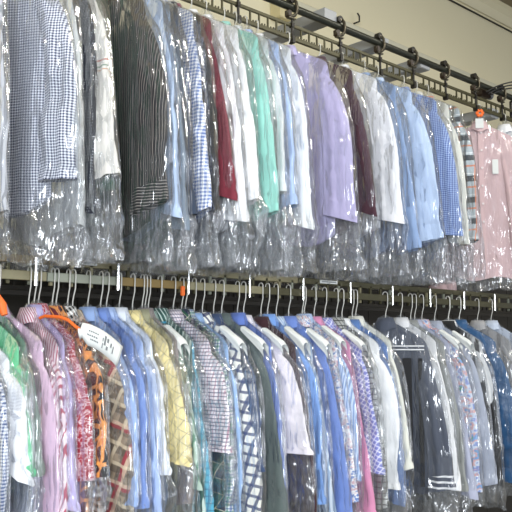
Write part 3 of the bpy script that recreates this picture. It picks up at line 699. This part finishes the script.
for gi, g in enumerate(G):
    up = g['row'] == 'U'
    yaw = math.radians(g['yaw'] + random.uniform(-1.5, 1.5))
    P = dict(seed=gi*1.37+.5, sh=g.get('shh', .205), hw=g.get('hw', .22), th=g.get('th', .016), fold=g.get('fold', .009),
             sout=g.get('sout', .065), soff=g.get('soff', -.012), sw=g.get('sw', 1.0 if g['row'] == 'U' else 1.1), st=g.get('st', 1.0),
             sdrift=g.get('sdrift', .045 if g['row'] == 'U' else .035), cslant=g.get('cslant', .02), tail=g.get('tail', .045))
    if up: P['neck'] = -.083; P['slope'] = .50
    else: P['neck'] = -.14; P['slope'] = .58
    ue = P['sh']-.055+P['sout']+P['sdrift']*.5+.055*P['sw']
    ey = 150 if up else 400
    e = at(g['ex'], ey, -ue*cos(yaw))
    x = e.x - ue*sin(yaw)
    zh0 = zhookU if up else zhookL
    def zpx(py):
        return at(g['ex'], py, -ue*cos(yaw)).z - zh0
    P['cuff'] = zpx(g['cuffpx']); P['hem'] = at(g['ex']-20, g['hempx'], -ue*.6).z - zh0
    P['hem'] = max(P['hem'], -1.18); P['cuff'] = max(P['cuff'], -1.1 if up else -.98)
    rs = random.Random(gi*31+5)
    P['sw'] *= rs.uniform(.9, 1.2); P['bend'] = rs.uniform(-.018, .018); P['lean'] = rs.uniform(-.008, .008)
    if 'cslant' not in g: P['cslant'] = rs.choice([-.025, -.012, .0, .012, .025])
    P['shl'] = 0 if up else .9
    if not up: P['neck'] -= rs.uniform(-.004, .018)
    P['neck'] += g.get('neckd', 0)
    if not up: P['hem'] = max(P['hem'], -1.0)
    root = empty(g['name'], (x, 0, zh0-.001), yaw)
    tag(root, g['label'], g['cat'], 'clothes on the upper rail' if up else 'clothes on the lower rail')
    mat = fabric('cloth_%02d' % gi, g['pat'], g.get('rough', .85), sheen=.1)
    V, Fc, UV = body_mesh(P)
    if g.get('quilt'):
        V = [(v[0]*(1+.55*abs(sin(v[2]*pi/.075))), v[1], v[2]) for v in V]
    mesh_obj('shirt_body' if g['cat'] == 'shirt' else 'garment_body', V, Fc, mat, root, UV)
    for side in (1, -1):
        V, Fc, UV, cut, NS, NL = sleeve_mesh(P, side)
        if g.get('quilt'):
            V = [(v[0]*(1+.5*abs(sin(v[2]*pi/.07))), v[1], v[2]) for v in V]
        sv, sf, su = sub(V, Fc, UV, lambda f: min(f) < cut)
        so = mesh_obj('sleeve', sv, sf, mat, root, su)
        cv, cf, cu = sub(V, Fc, UV, lambda f: min(f) >= cut)
        cm = mat
        if g.get('cuffpat'): cm = fabric('cuff_cloth_%02d' % gi, g['cuffpat'])
        if g.get('piping'): cm = fabric('striped_cuff', ('stripe', 'h', '4c5363', 'e4e6ea', .028, .35))
        mesh_obj('cuff', cv, cf, cm, so, cu)
    V, Fc, UV = collar_mesh(P)
    mesh_obj('collar', V, Fc, mat, root, UV)
    if g.get('cape'):
        V, Fc = cape_mesh(P, random.uniform(.04, .065))
        o = mesh_obj('paper_shoulder_guard', V, Fc, M['paper'], root); o['label'] = 'white paper guard folded over the shoulder'
    if g.get('buttons'):
        pl = MB()
        for k in range(6):
            z0 = P['neck']-.05-k*.11
            MB().tube([(-P['th']-.012, -.004, z0), (-P['th']-.017, -.004, z0)], .007, 12).build('button', M['button'], root)
        b = MB().box(-P['th']-.010, -P['th']-.004, -.016, .014, P['hem']+.03, P['neck']-.02, .002); b.build('placket', mat, root, False)
        b = MB().box(-P['th']-.016, -P['th']-.010, -.10, -.065, P['neck']-.31, P['neck']-.22, .002); b.build('pocket_ticket', M['paper'], root, False)
        # orange clip tag on the hook
        t = MB()
        for k in range(6):
            a = k*pi/3; t.tube([(-.036, .008*cos(a), -.05+.008*sin(a)), (-.036, .024*cos(a), -.05+.024*sin(a))], .0095, 8)
        o = t.build('orange_flower_tag', M['orange']); o.location = (x, 0, zh0); o.rotation_euler[2] = yaw
        tag(o, 'orange petal-shaped tag clipped to the hanger of the pink blouse', 'tag')
        b = MB().box(-.036, -.033, -.026, .022, -.145, -.085, .001); o = b.build('white_card_tag', M['paper'], None, False)
        o.location = (x-.01, 0, zh0); o.rotation_euler[2] = yaw; tag(o, 'white card tag under the orange tag at the pink blouse collar', 'tag')
    if g.get('piping'):
        pm = simple('white_piping', 'e6e8ec', .6); bm_ = simple('black_panel', '14151a', .7)
        zs = P['neck']-.02
        for dz in (-.10, -.118):
            pts = [(-P['th']-.008, -u, zs+dz) for u in [(-.2+.4*q/12) for q in range(13)]]
            MB().tube(pts, .0035, 6).build('piping', pm, root)
        for u0, u1, z1 in ((.09, .135, -.16), (-.02, .0, -.16), (.17, .19, -.16)):
            MB().box(-P['th']-.016, -P['th']-.008, -u1, -u0, P['hem']+.05, zs+z1, .003).build('dark_panel', bm_, root, False)
    if g.get('flower'):
        fm = simple('white_petal_print', 'f2f0ea', .8); zf = P['cuff']+.13
        t = MB()
        for k in range(6):
            a = k*pi/3+.3
            t.V += []
            c0 = Vector((-.034, -(ue-.045), zf))
            n0 = len(t.V); q = 10
            for j in range(q):
                bb = 2*pi*j/q
                pu = .022+.016*cos(bb); pv = .007*sin(bb)
                t.V.append(c0+Vector((-.003, -(pu*cos(a)-pv*sin(a)), pu*sin(a)+pv*cos(a))))
            t.V.append(c0+Vector((-.006, -(.022*cos(a)), .022*sin(a))))
            for j in range(q): t.F.append((n0+j, n0+(j+1) % q, n0+q))
        o = t.build('flower_print', fm, root); o['label'] = 'white printed flower'
    # clear plastic bag
    if up: bot = at(g['ex'], random.uniform(-3, 6)+257+(g['ex']/512)*26, -.25).z - zh0
    else:
        bot = max(-1.18, min(P['hem'], P['cuff']) - random.uniform(.05, .12))
    P['peak'] = random.choice([.03, .055, .075, .085]) if up else .035
    V, Fc, LV = bag_mesh(P, bot, random.uniform(.003, .008))
    o = mesh_obj('plastic_bag', V, Fc, FILM_U if up else FILM_L, root); o['label'] = 'clear crumpled plastic cover'
    la = o.data.attributes.new('loose', 'FLOAT', 'POINT'); la.data.foreach_set('value', LV)
    # hanger
    h = copy_hanger((x, 0, zh0-.001), yaw, hp if up else hpl)
    tag(h, 'white wire hanger carrying '+g['short'], 'hanger', 'white wire hangers')
    g['x'] = x
    if g.get('ticket'): TK = (x, yaw, P, zh0)

# long paper ticket lying over two lower-row shoulders
tm, nt, N, L = new_mat('printed_ticket_paper')
out = N.new('ShaderNodeOutputMaterial'); bs = N.new('ShaderNodeBsdfPrincipled'); L.new(bs.outputs[0], out.inputs[0]); bs.inputs['Base Color'].default_value = C('e9ece9'); bs.inputs['Roughness'].default_value = .7
a = at(77, 328, -.33); bq = at(122, 340, -.36)
V = []; Fc = []; n = 20
for i in range(n+1):
    s = i/n
    px = 78 + 45*s; top = 322 + 3*s + 22*s*s + (6 if s < .08 else 0); h = 6 + 16*min(1, s*4)**.6 - 2*s
    yy = -.34 - .02*sin(pi*s)
    for j in range(5):
        V.append(at(px-1.5*j*s, top+h*j/4 - (0 if s > .1 else 0), yy-.012*sin(pi*j/4)))
for i in range(n):
    for j in range(4):
        k = i*5+j; Fc.append((k, k+1, k+6, k+5))
tk = mesh_obj('paper_ticket', V, Fc, tm)
tag(tk, 'long white paper ticket with printed rows lying over the blue shirt shoulder', 'ticket')
md = tk.modifiers.new('s', 'SOLIDIFY'); md.thickness = .0008
def tp(s, q):
    px = 78+45*s; top = 322+3*s+22*s*s; h = 6+16*min(1, s*4)**.6-2*s
    return at(px-6*q*s, top+h*q, -.34-.02*sin(pi*s)-.012*sin(pi*q)-.003)
random.seed(3)
for (s0, s1, q0, q1, k) in [(.25, .5, .25, .33, 'l'), (.22, .48, .45, .53, 'l'), (.3, .5, .63, .70, 'l'), (.62, .66, .15, .6, 'b'), (.68, .72, .2, .75, 'b'), (.76, .79, .3, .5, 'b'), (.58, .60, .3, .8, 'b'), (.82, .84, .35, .7, 'b')]:
    Vv = []; Ff = []
    parts_n = 5 if k == 'l' else 1
    for p_ in range(parts_n):
        a0 = s0+(s1-s0)*p_/parts_n; a1 = a0+(s1-s0)/parts_n*(.7 if k == 'l' else 1)
        n0 = len(Vv); Vv += [tp(a0, q0), tp(a1, q0), tp(a1, q1), tp(a0, q1)]; Ff.append((n0, n0+1, n0+2, n0+3))
    mesh_obj('print_line', Vv, Ff, M['ink'], tk, smooth=False)

# orange foam hanger shoulder and orange clips
p = at(-4, 299, -.2)
o = MB().tube([(p.x-.05, p.y+.04, p.z+.03), (p.x-.01, p.y+.01, p.z+.02), (p.x+.015, p.y-.01, p.z-.02), (p.x+.02, p.y-.02, p.z-.05)], [.014, .018, .016, .01], 12).build('foam_hanger_cover', M['orange'])
tag(o, 'orange foam cover beside the mint green shirt collar', 'foam cover')
for px, py, lb in ((182, 291, 'small orange clip on the hangers above the turquoise shirt'), ):
    p = at(px, py, -.015)
    o = MB().box(p.x-.008, p.x+.008, -.024, -.016, p.z-.02, p.z+.02, .003).build('orange_clip', M['orange'], None, False); tag(o, lb, 'clip')
# wire of an orange hanger
p = at(52, 319, -.12)
pts = [at(40, 318, -.1), at(45, 316, -.13), at(60, 317, -.19), at(68, 320, -.22), at(76, 327, -.25), at(84, 332, -.28)]
tag(MB().tube(pts, .0055, 8).build('orange_hanger_arm', M['orange']), 'orange plastic hanger arm above the red print shirt', 'hanger')

# ---------------------------------------------------------------- light
def area(name, loc, tgt, sx, sy, power, col):
    l = bpy.data.lights.new(name, 'AREA'); l.shape = 'RECTANGLE'; l.size = sx; l.size_y = sy; l.energy = power; l.color = col
    o = bpy.data.objects.new(name, l); COL.objects.link(o); o.location = loc
    o.rotation_euler = (Vector(tgt)-Vector(loc)).to_track_quat('-Z', 'Y').to_euler(); return o
for i, x in enumerate((0.2, 2.6, 5.0)):
    area('ceiling_lamp', (x, -1.9, zc+.02), (x, -1.9, 0), 1.4, .12, 36, (1, .97, .9))
area('sparkle_light', (-2.4, -4.6, 1.9), (2.6, 0, 1.6), 1.5, 1.4, 215, (.88, .94, 1))  # added unseen window light, kept small for bright glints on the film
area('aisle_light', (3.8, -5.6, 1.6), (3, 0, 1.6), 1.2, 2.2, 60, (.92, .96, 1))  # cool area light on the aisle side, out of view
w = bpy.data.worlds.new('world'); SC.world = w; w.use_nodes = True
w.node_tree.nodes['Background'].inputs[0].default_value = (.85, .9, 1, 1)
w.node_tree.nodes['Background'].inputs[1].default_value = .42
SC.view_settings.view_transform = 'Standard'; SC.view_settings.look = 'None'; SC.view_settings.gamma = 1
SC.view_settings.exposure = 0.5
SC.cycles.transparent_max_bounces = 48
SC.cycles.max_bounces = 8
SC.cycles.use_denoising = True
